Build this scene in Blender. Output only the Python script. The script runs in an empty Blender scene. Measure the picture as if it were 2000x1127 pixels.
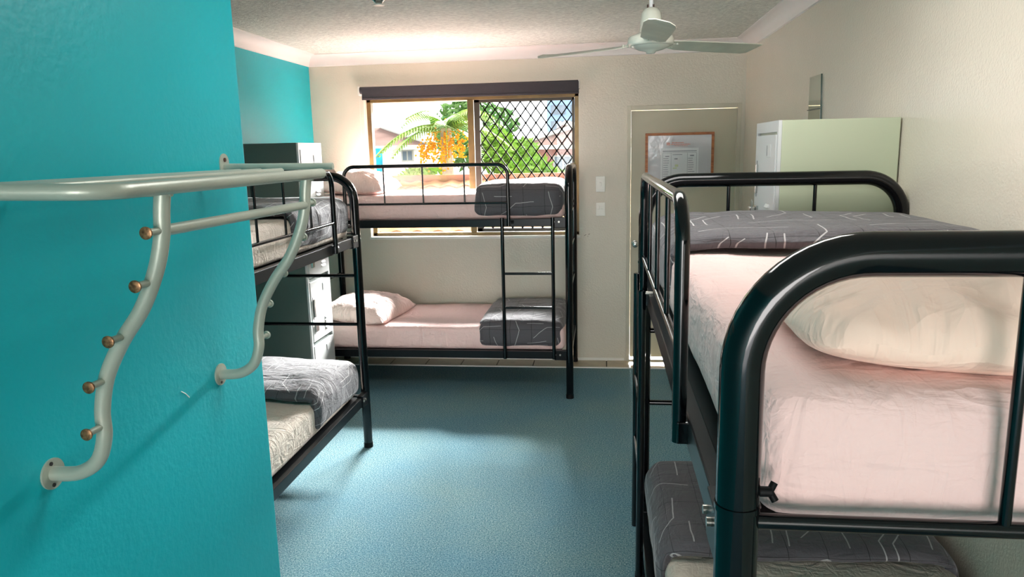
import bpy, bmesh, math, random
from mathutils import Vector, Matrix, noise
random.seed(7)
PI = math.pi
scn = bpy.context.scene
C = scn.collection

# ---------------------------------------------------------------- camera
ya, pt, ro = math.radians(7.0759), math.radians(10.5447), math.radians(-1.2724)
fwd = Vector((-math.sin(ya)*math.cos(pt), math.cos(ya)*math.cos(pt), -math.sin(pt)))
rt0 = Vector((math.cos(ya), math.sin(ya), 0)); up0 = rt0.cross(fwd)
rt = rt0*math.cos(ro) + up0*math.sin(ro); up = up0*math.cos(ro) - rt0*math.sin(ro)
cam = bpy.data.cameras.new('camera'); camo = bpy.data.objects.new('camera', cam); C.objects.link(camo)
M = Matrix((rt, up, -fwd)).transposed().to_4x4(); M.translation = Vector((0, 0, 1.7413))
camo.matrix_world = M
cam.sensor_fit = 'HORIZONTAL'; cam.sensor_width = 36.0; cam.lens = 36.0*1443.35/2000
cam.clip_start = 0.05; cam.clip_end = 300
scn.camera = camo

# ---------------------------------------------------------------- light and exposure
scn.view_settings.view_transform = 'Standard'
scn.view_settings.look = 'None'
scn.view_settings.gamma = 1.0
scn.view_settings.use_curve_mapping = False
scn.view_settings.exposure = 1.0
WORLD_STRENGTH = 2.6
SUN_ENERGY = 84.0
BACK_ENERGY = 520.0
w = bpy.data.worlds.new('sky'); scn.world = w; w.use_nodes = True
bg = w.node_tree.nodes['Background']
bg.inputs[0].default_value = (0.97, 0.98, 1.0, 1); bg.inputs[1].default_value = WORLD_STRENGTH
sun = bpy.data.lights.new('hazy_sun', 'SUN'); sun.energy = SUN_ENERGY; sun.angle = math.radians(28)
sun.color = (1.0, 0.985, 0.97)
suno = bpy.data.objects.new('hazy_sun', sun); C.objects.link(suno)
el, az = math.radians(22), math.radians(9)
d = -Vector((math.sin(az)*math.cos(el), math.cos(az)*math.cos(el), math.sin(el)))
suno.rotation_euler = d.to_track_quat('-Z', 'Y').to_euler(); suno.location = (2, 12, 8)
def area(name, loc, rot, sx, sy, e, col):
    l = bpy.data.lights.new(name, 'AREA'); l.shape = 'RECTANGLE'; l.size = sx; l.size_y = sy; l.energy = e; l.color = col
    o = bpy.data.objects.new(name, l); C.objects.link(o); o.location = loc; o.rotation_euler = rot
    return o
# daylight of the balcony door behind the camera
area('balcony_daylight', (0.0, -8.5, 1.6), (math.radians(92), 0, 0), 8.0, 3.4, BACK_ENERGY, (1.0, 0.945, 0.91))

# fill light added under the ceiling, unseen above the top edge of the view
area('ceiling_fill', (0.0, 2.2, 2.5), (0, 0, 0), 1.1, 0.7, 12.0, (1.0, 0.975, 0.95))

# ---------------------------------------------------------------- materials
def lin(c):
    return tuple(((x/255)/12.92 if x/255 <= .04045 else ((x/255+.055)/1.055)**2.4) for x in c)
class NT:
    def __init__(s, name):
        s.m = bpy.data.materials.new(name); s.m.use_nodes = True; s.t = s.m.node_tree; s.n = s.t.nodes
        s.b = s.n['Principled BSDF']
    def add(s, typ, **k):
        x = s.n.new(typ)
        for a, v in k.items(): setattr(x, a, v)
        return x
    def ln(s, a, b): s.t.links.new(a, b)
    def math(s, op, a, b=None, c=None, clamp=False):
        x = s.add('ShaderNodeMath', operation=op, use_clamp=clamp)
        for i, v in enumerate((a, b, c)):
            if v is None: continue
            if isinstance(v, (int, float)): x.inputs[i].default_value = v
            else: s.ln(v, x.inputs[i])
        return x.outputs[0]
    def vec(s, op, a, b=None):
        x = s.add('ShaderNodeVectorMath', operation=op)
        for i, v in enumerate((a, b)):
            if v is None: continue
            if isinstance(v, (tuple, Vector)): x.inputs[i].default_value = v
            else: s.ln(v, x.inputs[i])
        return x
def mat(name, col, rough=.5, metal=0, var=0.0, vscale=4, bump=0, bscale=60, col2=None, spec=.5, coat=0, coords='Object', stretch=(1,1,1), detail=4, blo=.35, bhi=.65):
    q = NT(name); b = q.b
    c = lin(col); b.inputs['Base Color'].default_value = (*c, 1)
    b.inputs['Roughness'].default_value = rough; b.inputs['Metallic'].default_value = metal
    b.inputs['Specular IOR Level'].default_value = spec; b.inputs['Coat Weight'].default_value = coat
    b.inputs['Coat Roughness'].default_value = .05
    tc = q.add('ShaderNodeTexCoord'); mp = q.add('ShaderNodeMapping'); mp.inputs['Scale'].default_value = stretch
    q.ln(tc.outputs[coords], mp.inputs[0])
    if var or col2:
        nz = q.add('ShaderNodeTexNoise'); nz.inputs['Scale'].default_value = vscale; nz.inputs['Detail'].default_value = detail
        q.ln(mp.outputs[0], nz.inputs['Vector'])
        mx = q.add('ShaderNodeMix', data_type='RGBA')
        c2 = lin(col2) if col2 else tuple(x*(1-var) for x in c)
        mx.inputs['A'].default_value = (*c, 1); mx.inputs['B'].default_value = (*c2, 1)
        rp = q.add('ShaderNodeMapRange'); rp.inputs['From Min'].default_value = blo; rp.inputs['From Max'].default_value = bhi
        q.ln(nz.outputs['Fac'], rp.inputs['Value']); q.ln(rp.outputs[0], mx.inputs['Factor'])
        q.ln(mx.outputs['Result'], b.inputs['Base Color'])
    if bump:
        n2 = q.add('ShaderNodeTexNoise'); n2.inputs['Scale'].default_value = bscale; n2.inputs['Detail'].default_value = 3
        q.ln(mp.outputs[0], n2.inputs['Vector'])
        bp = q.add('ShaderNodeBump'); bp.inputs['Strength'].default_value = bump; bp.inputs['Distance'].default_value = .01
        q.ln(n2.outputs['Fac'], bp.inputs['Height']); q.ln(bp.outputs[0], b.inputs['Normal'])
    return q.m

M_teal = mat('teal_wall_paint', (10,168,177), .42, var=.06, vscale=2.5, bump=.12, bscale=55, spec=.4)
M_beige = mat('beige_wall_paint', (219,211,194), .36, var=.07, vscale=1.3, bump=.22, bscale=90)
M_beige_gloss = mat('gloss_beige_wall_paint', (230,221,204), .25, var=.06, vscale=1.1, bump=.2, bscale=130, spec=.7)
M_ceil = mat('stippled_ceiling', (232,232,222), .9, var=.30, vscale=42, bump=1.0, bscale=55, detail=6, stretch=(1,2.2,1))
M_cornice = mat('white_cornice_paint', (236,230,226), .5, var=.04, vscale=3)
M_trim = mat('white_trim_paint', (236,234,226), .45, var=.06, vscale=6)
M_tile = mat('beige_floor_tile', (198,182,152), .3, var=.18, vscale=9)
M_grout = mat('grout', (92,84,70), .9, var=.1)
M_black = mat('black_gloss_enamel', (5,7,10), .10, var=.3, vscale=5, spec=.45, coat=.0)
M_rail = mat('dark_steel_rail', (12,15,18), .28, spec=.2, var=.2, vscale=9)
M_rack = mat('silver_grey_powder_coat', (172,178,164), .34, metal=.25, var=.10, vscale=6, bump=.04, bscale=150)
M_steel = mat('zinc_screw', (170,168,160), .3, metal=.9, var=.2, vscale=20)
M_brass = mat('aged_brass_cap', (158,118,82), .35, metal=.7, col2=(92,66,44), vscale=160)
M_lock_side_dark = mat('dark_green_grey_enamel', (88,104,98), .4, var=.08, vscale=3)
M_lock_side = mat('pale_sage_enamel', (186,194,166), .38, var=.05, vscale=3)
M_lock_front = mat('light_grey_enamel', (205,207,206), .38, var=.05, vscale=3)
M_seam = mat('shadow_gap_black', (24,26,26), .8, var=.1)
M_chrome = mat('brushed_chrome', (190,190,186), .22, metal=.95, var=.15, vscale=25)
M_door = mat('cream_door_paint', (196,188,164), .42, var=.12, vscale=2, stretch=(1,1,.5))
M_frame = mat('cream_door_frame_paint', (204,197,176), .4, var=.12, vscale=6)
M_alu = mat('bronze_aluminium', (116,96,58), .35, metal=.45, col2=(92,76,48), vscale=8)
M_alu_dark = mat('dark_bronze_track', (64,58,48), .4, metal=.4, var=.2, vscale=8)
M_blind = mat('charcoal_blind_fabric', (58,55,60), .8, var=.08, vscale=30, bump=.1, bscale=400)
M_white_pl = mat('white_plastic', (226,226,216), .3, var=.03)
M_pine = mat('orange_pine_frame', (186,112,56), .42, col2=(150,82,36), vscale=14, stretch=(1,1,6))
M_poster = mat('grey_poster_sheet', (196,196,200), .14, var=.06, vscale=5, bump=.5, bscale=7)
M_paper = mat('white_printed_page', (214,216,218), .2, var=.04, vscale=8)
M_ink = mat('grey_print', (130,134,142), .3, var=.2, vscale=50)
M_redink = mat('orange_red_print', (222,140,120), .3, var=.25, vscale=60)
M_greenink = mat('pale_green_print', (196,206,160), .3, var=.2, vscale=60)
M_fan = mat('ivory_fan_enamel', (226,226,212), .22, var=.10, vscale=8, spec=.6)
M_blade = mat('grey_fan_blade_enamel', (208,208,192), .28, var=.16, vscale=9)
M_rod = mat('white_rod_paint', (238,236,238), .35, var=.04)
M_mirror = mat('mirror_silvering', (206,214,208), .03, metal=1.0, var=.02)
M_glass_edge = mat('green_glass_edge', (70,92,84), .15, var=.1)
M_grille = mat('matt_black_grille', (20,20,20), .9, var=.1, spec=.05)
M_wing = mat('black_plastic_wing_nut', (6,6,8), .6, spec=.2, var=.2, vscale=30)
M_brown = mat('dark_brown_screw', (70,42,34), .5, var=.2, vscale=50)

def mat_carpet():
    q = NT('blue_green_loop_carpet'); b = q.b
    tc = q.add('ShaderNodeTexCoord')
    n1 = q.add('ShaderNodeTexNoise'); n1.inputs['Scale'].default_value = 150; n1.inputs['Detail'].default_value = 6; n1.inputs['Roughness'].default_value = .8
    n2 = q.add('ShaderNodeTexNoise'); n2.inputs['Scale'].default_value = 1.6; n2.inputs['Detail'].default_value = 4
    for n in (n1, n2): q.ln(tc.outputs['Object'], n.inputs['Vector'])
    r = q.add('ShaderNodeValToRGB'); e = r.color_ramp.elements
    e[0].position = .38; e[0].color = (*lin((54,92,108)), 1); e[1].position = .64; e[1].color = (*lin((196,208,206)), 1)
    m = r.color_ramp.elements.new(.5); m.color = (*lin((112,152,162)), 1)
    q.ln(n1.outputs['Fac'], r.inputs[0])
    mx = q.add('ShaderNodeMix', data_type='RGBA', blend_type='MULTIPLY'); mx.inputs['Factor'].default_value = 1
    r2 = q.add('ShaderNodeValToRGB'); r2.color_ramp.elements[0].position = .35; r2.color_ramp.elements[0].color = (.78,.92,1,1)
    r2.color_ramp.elements[1].position = .65; r2.color_ramp.elements[1].color = (1,1,.95,1)
    q.ln(n2.outputs['Fac'], r2.inputs[0]); q.ln(r.outputs[0], mx.inputs['A']); q.ln(r2.outputs[0], mx.inputs['B'])
    q.ln(mx.outputs['Result'], b.inputs['Base Color']); b.inputs['Roughness'].default_value = .95
    b.inputs['Specular IOR Level'].default_value = .1
    bp = q.add('ShaderNodeBump'); bp.inputs['Strength'].default_value = .6; bp.inputs['Distance'].default_value = .006
    q.ln(n1.outputs['Fac'], bp.inputs['Height']); q.ln(bp.outputs[0], b.inputs['Normal'])
    return q.m
M_carpet = mat_carpet()

def wrinkle_bump(q, strength, sc=1.0, coord=None, dist=.012):
    tc = q.add('ShaderNodeTexCoord')
    src = coord or tc.outputs['UV']
    def nz(scale, stretch, dis, rot=0):
        mp = q.add('ShaderNodeMapping'); mp.inputs['Scale'].default_value = stretch; mp.inputs['Rotation'].default_value = (0,0,rot)
        q.ln(src, mp.inputs[0])
        n = q.add('ShaderNodeTexNoise'); n.inputs['Scale'].default_value = scale*sc; n.inputs['Detail'].default_value = 3
        n.inputs['Distortion'].default_value = dis
        q.ln(mp.outputs[0], n.inputs['Vector'])
        x = q.math('SUBTRACT', n.outputs['Fac'], .5); x = q.math('ABSOLUTE', x); return q.math('MULTIPLY', x, 2.0)
    a = nz(5, (1,1.8,1), 1.2, .6); c = nz(12, (2,.6,1), .8, -.5); d2 = nz(28, (1,1.4,1), .5, .2)
    s = q.math('MULTIPLY_ADD', c, .5, a); s = q.math('MULTIPLY_ADD', d2, .22, s)
    bp = q.add('ShaderNodeBump'); bp.inputs['Strength'].default_value = strength; bp.inputs['Distance'].default_value = dist
    bp.invert = True
    q.ln(s, bp.inputs['Height']); q.ln(bp.outputs[0], q.b.inputs['Normal'])
    return s
def mat_sheet(name, col, col2, strength=.6, sc=1.0):
    q = NT(name); b = q.b
    tc = q.add('ShaderNodeTexCoord'); n = q.add('ShaderNodeTexNoise'); n.inputs['Scale'].default_value = 3
    q.ln(tc.outputs['UV'], n.inputs['Vector'])
    mx = q.add('ShaderNodeMix', data_type='RGBA'); mx.inputs['A'].default_value = (*lin(col),1); mx.inputs['B'].default_value = (*lin(col2),1)
    q.ln(n.outputs['Fac'], mx.inputs['Factor']); q.ln(mx.outputs['Result'], b.inputs['Base Color'])
    b.inputs['Roughness'].default_value = .85; b.inputs['Sheen Weight'].default_value = .15
    wrinkle_bump(q, strength, sc, dist=.012)
    return q.m
M_pink = mat_sheet('pale_pink_cotton', (240,202,196), (240,208,202), .65)
M_pinkcase = mat_sheet('peach_pink_pillowcase', (244,216,204), (244,208,202), 1.0, 1.2)
M_cream = mat_sheet('cream_peach_pillowcase', (250,220,200), (248,214,196), 1.0, .8)
M_beigesheet = mat_sheet('beige_cotton', (218,202,186), (208,192,176), .75, 1.2)
def mat_duvet():
    q = NT('charcoal_line_print_cotton'); b = q.b
    tc = q.add('ShaderNodeTexCoord')
    nz = q.add('ShaderNodeTexNoise'); nz.inputs['Scale'].default_value = 6; q.ln(tc.outputs['UV'], nz.inputs['Vector'])
    off = q.vec('SUBTRACT', nz.outputs['Color'], (.5,.5,.5)); offs = q.vec('MULTIPLY', off.outputs[0], (.02,.02,0))
    uv = q.vec('ADD', tc.outputs['UV'], offs.outputs[0])
    T = .46
    sc = q.vec('MULTIPLY', uv.outputs[0], (1/T, 1/T, 0)); fr = q.vec('FRACTION', sc.outputs[0])
    segs = [((.10,.08),(.10,.38)),((.10,.38),(.24,.58)),((.18,.06),(.18,.36)),((.18,.36),(.33,.56)),
            ((.45,.10),(.74,.18)),((.74,.18),(.96,.12)),((.42,.32),(.46,.62)),((.52,.30),(.56,.60)),
            ((.62,.40),(.80,.62)),((.80,.62),(.82,.90)),((.08,.74),(.38,.86)),((.38,.86),(.62,.78)),((.90,.30),(.90,.56))]
    dmin = None
    for a, c in segs:
        a = Vector((a[0],a[1],0)); c = Vector((c[0],c[1],0)); ba = c-a
        pa = q.vec('SUBTRACT', fr.outputs[0], a)
        dt = q.vec('DOT_PRODUCT', pa.outputs[0], ba/ba.length_squared)
        h = q.math('MULTIPLY', dt.outputs['Value'], 1.0, clamp=True)
        v = q.add('ShaderNodeVectorMath', operation='SCALE'); v.inputs[0].default_value = ba; q.ln(h, v.inputs['Scale'])
        dd = q.vec('DISTANCE', pa.outputs[0], v.outputs[0]).outputs['Value']
        dmin = dd if dmin is None else q.math('MINIMUM', dmin, dd)
    white = q.math('LESS_THAN', dmin, .0021/T)
    # thin black lattice
    sp = q.add('ShaderNodeSeparateXYZ'); s2 = q.vec('MULTIPLY', uv.outputs[0], (1/.115, 1/.15, 0)); q.ln(s2.outputs[0], sp.inputs[0])
    bx = q.math('PINGPONG', sp.outputs[0], .5); by = q.math('PINGPONG', sp.outputs[1], .5)
    bl = q.math('LESS_THAN', q.math('MINIMUM', bx, by), .009)
    m1 = q.add('ShaderNodeMix', data_type='RGBA'); m1.inputs['A'].default_value = (*lin((84,80,84)),1); m1.inputs['B'].default_value = (*lin((30,28,30)),1)
    q.ln(bl, m1.inputs['Factor'])
    m2 = q.add('ShaderNodeMix', data_type='RGBA'); m2.inputs['B'].default_value = (*lin((176,172,172)),1)
    q.ln(white, m2.inputs['Factor']); q.ln(m1.outputs['Result'], m2.inputs['A']); q.ln(m2.outputs['Result'], b.inputs['Base Color'])
    b.inputs['Roughness'].default_value = .75; b.inputs['Sheen Weight'].default_value = .25; b.inputs['Sheen Roughness'].default_value = .4
    wrinkle_bump(q, .6, 1.0)
    return q.m
M_duvet = mat_duvet()
def mat_pane():
    m = bpy.data.materials.new('clear_glass'); m.use_nodes = True; t = m.node_tree; t.nodes.clear()
    o = t.nodes.new('ShaderNodeOutputMaterial'); mx = t.nodes.new('ShaderNodeMixShader'); tr = t.nodes.new('ShaderNodeBsdfTransparent')
    gl = t.nodes.new('ShaderNodeBsdfGlossy'); gl.inputs['Roughness'].default_value = .02; tr.inputs[0].default_value = (.97,.98,.98,1)
    fr = t.nodes.new('ShaderNodeFresnel'); fr.inputs[0].default_value = 1.3
    t.links.new(fr.outputs[0], mx.inputs[0]); t.links.new(tr.outputs[0], mx.inputs[1]); t.links.new(gl.outputs[0], mx.inputs[2]); t.links.new(mx.outputs[0], o.inputs[0])
    return m
M_pane = mat_pane()
# exterior
X_white = mat('white_render_wall', (225,225,225), .8, var=.05, spec=0.0)
X_roof = mat('pink_brown_concrete_tiles', (98,80,74), .8, var=.2, vscale=1.5, spec=0.0)
X_rooftile = mat('sandy_terracotta_roof_tile', (122,96,66), .8, col2=(124,80,68), vscale=1.2, spec=0.0)
X_gutter = mat('white_gutter_paint', (160,158,152), .6, var=.05, spec=0.0)
X_blue = mat('turquoise_pillar_paint', (50,140,165), .6, var=.1, spec=0.0)
X_win = mat('dark_far_window', (100,110,120), .2, var=.2, spec=0.0)
X_leaf = mat('lime_green_leaf', (78,112,40), .6, col2=(104,128,54), vscale=3, spec=0.0)
X_leaf2 = mat('dark_green_leaf', (62,94,52), .6, col2=(88,112,66), vscale=2, spec=0.0)
X_frond = mat('palm_frond_green', (84,116,46), .9, col2=(118,136,60), vscale=3, spec=.1)
X_fruit = mat('orange_palm_fruit', (190,134,34), .6, col2=(160,104,34), vscale=6, spec=0.0)
X_trunk = mat('grey_palm_bark', (150,140,122), .9, var=.3, vscale=8, spec=0.0)
X_pinkwall = mat('pink_render_wall', (140,100,94), .8, var=.08, spec=0.0)
X_towerblue = mat('pale_blue_facade', (110,132,158), .6, var=.08, spec=0.0)
X_ground = mat('pale_concrete_ground', (120,116,108), .9, var=.15, vscale=.4, spec=0.0)
X_eave = mat('cream_eave_paint', (200,190,166), .6, var=.04, spec=0.0)

# ---------------------------------------------------------------- mesh helpers
def finish(name, bm, m, parent=None, smooth=False, kind=None, angle=None):
    bmesh.ops.recalc_face_normals(bm, faces=bm.faces)
    me = bpy.data.meshes.new(name); bm.to_mesh(me); bm.free()
    me.materials.append(m)
    if smooth:
        for p in me.polygons: p.use_smooth = True
        if angle: me.set_sharp_from_angle(angle=math.radians(angle))
    o = bpy.data.objects.new(name, me); C.objects.link(o)
    if parent: o.parent = parent
    if kind: o['kind'] = kind
    return o
def copyobj(o, parent, loc=None):
    c = o.copy(); C.objects.link(c); c.parent = parent
    if loc is not None: c.location = loc
    return c
def box(bm, x0, x1, y0, y1, z0, z1, bev=0):
    vs = [bm.verts.new((x, y, z)) for x in (x0, x1) for y in (y0, y1) for z in (z0, z1)]
    fs = [(0,1,3,2),(4,6,7,5),(0,4,5,1),(2,3,7,6),(0,2,6,4),(1,5,7,3)]
    f = [bm.faces.new([vs[i] for i in q]) for q in fs]
    if bev:
        ed = list({e for q in f for e in q.edges})
        bmesh.ops.bevel(bm, geom=ed, offset=bev, segments=2, profile=.6, affect='EDGES')
def fillet(pts, r, n=8, closed=False):
    pts = [Vector(p) for p in pts]; out = [pts[0]]
    for i in range(1, len(pts)-1):
        a, b, c = pts[i-1], pts[i], pts[i+1]
        u = (a-b).normalized(); v = (c-b).normalized(); th = u.angle(v)
        if th > PI-.02: out.append(b); continue
        dd = min(r/math.tan(th/2), (a-b).length*.49, (c-b).length*.49); rr = dd*math.tan(th/2)
        cen = b + (u+v).normalized()*(rr/math.sin(th/2))
        s = b+u*dd-cen; e = b+v*dd-cen; ax = s.cross(e).normalized(); ang = s.angle(e)
        for k in range(n+1): out.append(cen + Matrix.Rotation(ang*k/n, 3, ax) @ s)
    out.append(pts[-1]); return out
def tube(bm, pts, r, seg=16, cap=True):
    pts = [Vector(p) for p in pts]
    t = (pts[1]-pts[0]).normalized(); nrm = t.orthogonal().normalized(); rings = []
    for i, p in enumerate(pts):
        if i == 0: tn = (pts[1]-pts[0]).normalized()
        elif i == len(pts)-1: tn = (pts[-1]-pts[-2]).normalized()
        else: tn = ((pts[i+1]-p).normalized()+(p-pts[i-1]).normalized()).normalized()
        nrm = (nrm - tn*nrm.dot(tn)).normalized(); bn = tn.cross(nrm)
        rr = r(i/(len(pts)-1)) if callable(r) else r
        rings.append([bm.verts.new(p + (nrm*math.cos(2*PI*k/seg)+bn*math.sin(2*PI*k/seg))*rr) for k in range(seg)])
    for a, b in zip(rings, rings[1:]):
        for k in range(seg): bm.faces.new((a[k], a[(k+1)%seg], b[(k+1)%seg], b[k]))
    if cap: bm.faces.new(rings[0]); bm.faces.new(rings[-1])
def tubeobj(name, pts, r, m, parent, seg=16):
    bm = bmesh.new(); tube(bm, pts, r, seg); return finish(name, bm, m, parent, True, angle=50)
def boxobj(name, b, m, parent=None, bev=0, kind=None):
    bm = bmesh.new(); box(bm, *b, bev=bev); return finish(name, bm, m, parent, kind=kind)
def lathe(bm, prof, cx, cy, seg=32):
    rings = []
    for r, z in prof:
        rings.append([bm.verts.new((cx+r*math.cos(2*PI*k/seg), cy+r*math.sin(2*PI*k/seg), z)) for k in range(seg)])
    for a, b in zip(rings, rings[1:]):
        for k in range(seg): bm.faces.new((a[k], a[(k+1)%seg], b[(k+1)%seg], b[k]))
    bm.faces.new(rings[0]); bm.faces.new(rings[-1])
def thing(name, label, cat, loc=(0,0,0), group=None):
    o = bpy.data.objects.new(name, None); C.objects.link(o); o.location = loc; o.empty_display_size = .1
    o['label'] = label; o['category'] = cat
    if group: o['group'] = group
    return o
def tag(o, label, cat, group=None):
    o['label'] = label; o['category'] = cat
    if group: o['group'] = group
    return o
def S(o): o['kind'] = 'structure'; return o

# ---------------------------------------------------------------- the room
XL, XR, YF, ZC = -2.37, 1.089, 5.996, 2.535
XS, YS, YB = -1.08, 2.17, -4.4
YC = 5.795
# floor: carpet
S(boxobj('floor', (XL-.1, XR+.1, YB-.1, YC, -.06, 0), M_carpet))
floor = bpy.data.objects['floor']
strip = boxobj('tile_bed', (XL-.1, XR+.1, YC, YF+.12, -.06, .002), M_grout, floor)
bmt = bmesh.new(); box(bmt, 0, .292, 0, YF-YC-.016, 0, .006, bev=.0015)
tl = finish('tile', bmt, M_tile, floor); x = -2.36; tl.location = (x, YC+.012, .002); k = 1
while x + .3 < 1.08:
    x += .3; copyobj(tl, floor, (x, YC+.012, .002+.0006*(k % 3))); k += 1
S(boxobj('trim_1', (XL, XR, YC-.006, YC+.008, -.01, .009), M_trim))
S(boxobj('ceiling', (XL-.15, XR+.15, YB-.1, YF+.15, ZC, ZC+.1), M_ceil))
S(boxobj('wall_left', (XL-.12, XL, YS-.5, YF+.12, -.06, ZC), M_teal))
wst = S(boxobj('wall_entry', (XL-.12, XS, YB, YS, -.06, ZC), M_teal, bev=.004))
S(boxobj('wall_right', (XR, XR+.12, YB-.1, YF+.12, -.06, ZC), M_beige_gloss))
# paint scratch on the near teal wall
bm = bmesh.new(); tube(bm, [(XS+.0008,1.712,1.149),(XS+.0008,1.73,1.137),(XS+.0008,1.745,1.122)], .0012, 6)
finish('paint_scratch', bm, M_trim, wst)
WX0, WX1, WZ0, WZ1 = -1.925, -.185, 1.052, 2.185
DX0, DX1, DZ1 = .2, 1.056, 2.062
bm = bmesh.new()
T = .14
for b in ((XL-.12, WX0, -.06, ZC), (WX0, WX1, -.06, WZ0), (WX0, WX1, WZ1, ZC), (WX1, DX0, -.06, ZC), (DX0, DX1, DZ1, ZC), (DX1, XR+.12, -.06, ZC)):
    box(bm, b[0], b[1], YF, YF+T, b[2], b[3])
bmesh.ops.remove_doubles(bm, verts=bm.verts, dist=1e-5)
wf_ = S(finish('wall_far', bm, M_beige))
bm = bmesh.new()
for a, b in (((-.145, 1.052), (-.128, 1.063)), ((-.112, 1.062), (-.098, 1.068)), ((-.118, 1.046), (-.112, 1.050))):
    tube(bm, [(a[0], YF-.0006, a[1]), (b[0], YF-.0006, b[1])], .0018, 6)
finish('scuff_mark', bm, M_brown, wf_)
# back wall behind the camera with the balcony door opening
bm = bmesh.new()
for b in ((XS, -1.0, -.06, ZC), (1.0, XR, -.06, ZC), (-1.0, 1.0, 2.36, ZC)): box(bm, b[0], b[1], YB-.1, YB, b[2], b[3])
S(finish('wall_back', bm, M_beige))
# cornices
def cornice(name, path_a, path_b, nx, ny, mitre=0):
    bm = bmesh.new(); prof = [(0, ZC-.088), (.008, ZC-.084)]
    for k in range(7):
        a = k/6*PI/2; prof.append((.088-.078*math.cos(a)*1.0, ZC-.088+.078*math.sin(a)*1.0+.004))
    prof += [(.092, ZC-.004), (.092, ZC), (0, ZC)]
    A = []; B = []
    for p_, z in prof:
        A.append(bm.verts.new((path_a[0]+nx*p_, path_a[1]+ny*p_, z))); B.append(bm.verts.new((path_b[0]+nx*p_, path_b[1]+ny*p_, z)))
    n = len(prof)
    for i in range(n): bm.faces.new((A[i], A[(i+1)%n], B[(i+1)%n], B[i]))
    bm.faces.new(A); bm.faces.new(B)
    return S(finish(name, bm, M_cornice, None, True, angle=35))
cornice('trim_2', (XL, YF), (XR, YF), 0, -1)
cornice('trim_3', (XL, YS), (XL, YF), 1, 0)
cornice('trim_4', (XR, YB), (XR, YF), -1, 0)
S(boxobj('baseboard_far', (XL, DX0-.02, YF-.006, YF, .006, .03), M_trim))

# ---------------------------------------------------------------- window
win = S(bpy.data.objects.new('window_1', None)); C.objects.link(win); win.location = (WX0, YF, WZ0)
P = lambda o: setattr(o, 'matrix_parent_inverse', Matrix.Translation(-win.location)) or o
YW = YF+.085
bm = bmesh.new()
for b in ((WX0, WX0+.035, WZ0, WZ1), (WX1-.035, WX1, WZ0, WZ1), (WX0, WX1, WZ0, WZ0+.03), (WX0, WX1, WZ1-.03, WZ1)):
    box(bm, b[0], b[1], YW-.015, YW+.05, b[2], b[3], bev=.003)
P(finish('window_frame', bm, M_alu, win))
P(boxobj('window_sill', (WX0-.01, WX1+.01, YF-.012, YW-.015, WZ0-.016, WZ0+.004), M_trim, win, bev=.003))
P(boxobj('meeting_stile', (-1.085, -1.035, YW-.02, YW+.03, WZ0+.03, WZ1-.03), M_alu, win, bev=.003))
P(boxobj('glass_pane', (WX0+.035, -1.085, YW+.028, YW+.033, WZ0+.03, WZ1-.03), M_pane, win))
P(boxobj('glass_pane', (-1.035, WX1-.035, YW+.04, YW+.045, WZ0+.03, WZ1-.03), M_pane, win))
bm = bmesh.new()
for b in ((-1.03, -.985, WZ0+.032, WZ1-.032), (WX1-.055, WX1-.037, WZ0+.032, WZ1-.032), (-1.03, WX1-.037, WZ0+.032, WZ0+.062), (-1.03, WX1-.037, WZ1-.055, WZ1-.032)):
    box(bm, b[0], b[1], YW-.016, YW+.006, b[2], b[3], bev=.002)
P(finish('screen_frame', bm, M_alu_dark, win))
# diamond grille: zigzag strips and their rivets
gx0, gx1, gz0, gz1 = -.985, WX1-.055, WZ0+.062, WZ1-.055
cw, ch = .0408, .0555
nz_ = int(round((gz1-gz0)/ch))
ch = (gz1-gz0)/nz_; ncol = int(round((gx1-gx0)/cw)); cw = (gx1-gx0)/ncol
def zig(flip):
    bm = bmesh.new(); pts = [(cw*((i+flip) % 2), 0, i*ch) for i in range(nz_+1)]
    t = .0052; prev = None
    for px_, py_, pz_ in pts:
        ring = [bm.verts.new((px_+sx*t, py_+sy*.004, pz_)) for sx, sy in ((-1,-1),(1,-1),(1,1),(-1,1))]
        if prev:
            for k in range(4): bm.faces.new((prev[k], prev[(k+1)%4], ring[(k+1)%4], ring[k]))
        prev = ring
    return finish('grille_strip', bm, M_grille, win)
z0 = [P(zig(0)), P(zig(1))]
for i in range(ncol):
    o = z0[i % 2] if i < 2 else z0[i % 2].copy()
    if i >= 2: C.objects.link(o)
    o.location = (gx0+i*cw, YW-.005, gz0)
bm = bmesh.new()
for i in range(1, ncol):
    for j in range(nz_+1):
        if (i+j) % 2 == 1: continue
        X, Z = gx0+i*cw, gz0+j*ch
        box(bm, X-.0085, X+.0085, YW-.011, YW+.001, max(gz0, Z-.0095), min(gz1, Z+.0095))
P(finish('grille_rivets', bm, M_grille, win, kind='stuff'))

# roller blind
bl = thing('roller_blind', 'charcoal roller blind rolled up above the window', 'blind', (-1.06, 5.94, 2.18))
Q = lambda o, r: setattr(o, 'matrix_parent_inverse', Matrix.Translation(-r.location)) or o
Q(tubeobj('blind_roll', [(-1.935, 5.955, 2.245), (-.185, 5.955, 2.245)], .027, M_blind, bl, 20), bl)
Q(boxobj('blind_fabric', (-1.915, -.18, 5.925, 5.931, 2.172, 2.262), M_blind, bl), bl)
Q(boxobj('bottom_rail', (-1.915, -.18, 5.921, 5.936, 2.168, 2.184), M_blind, bl, bev=.003), bl)
for x0, x1 in ((-1.948, -1.936), (-.184, -.174)):
    Q(boxobj('wall_bracket', (x0, x1, 5.925, 5.996, 2.205, 2.275), M_trim, bl, bev=.003), bl)
bm = bmesh.new()
for k in range(60): bmesh.ops.create_icosphere(bm, subdivisions=1, radius=.0022, matrix=Matrix.Translation((-1.943, 5.945, 2.2-k*.0085)))
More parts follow.
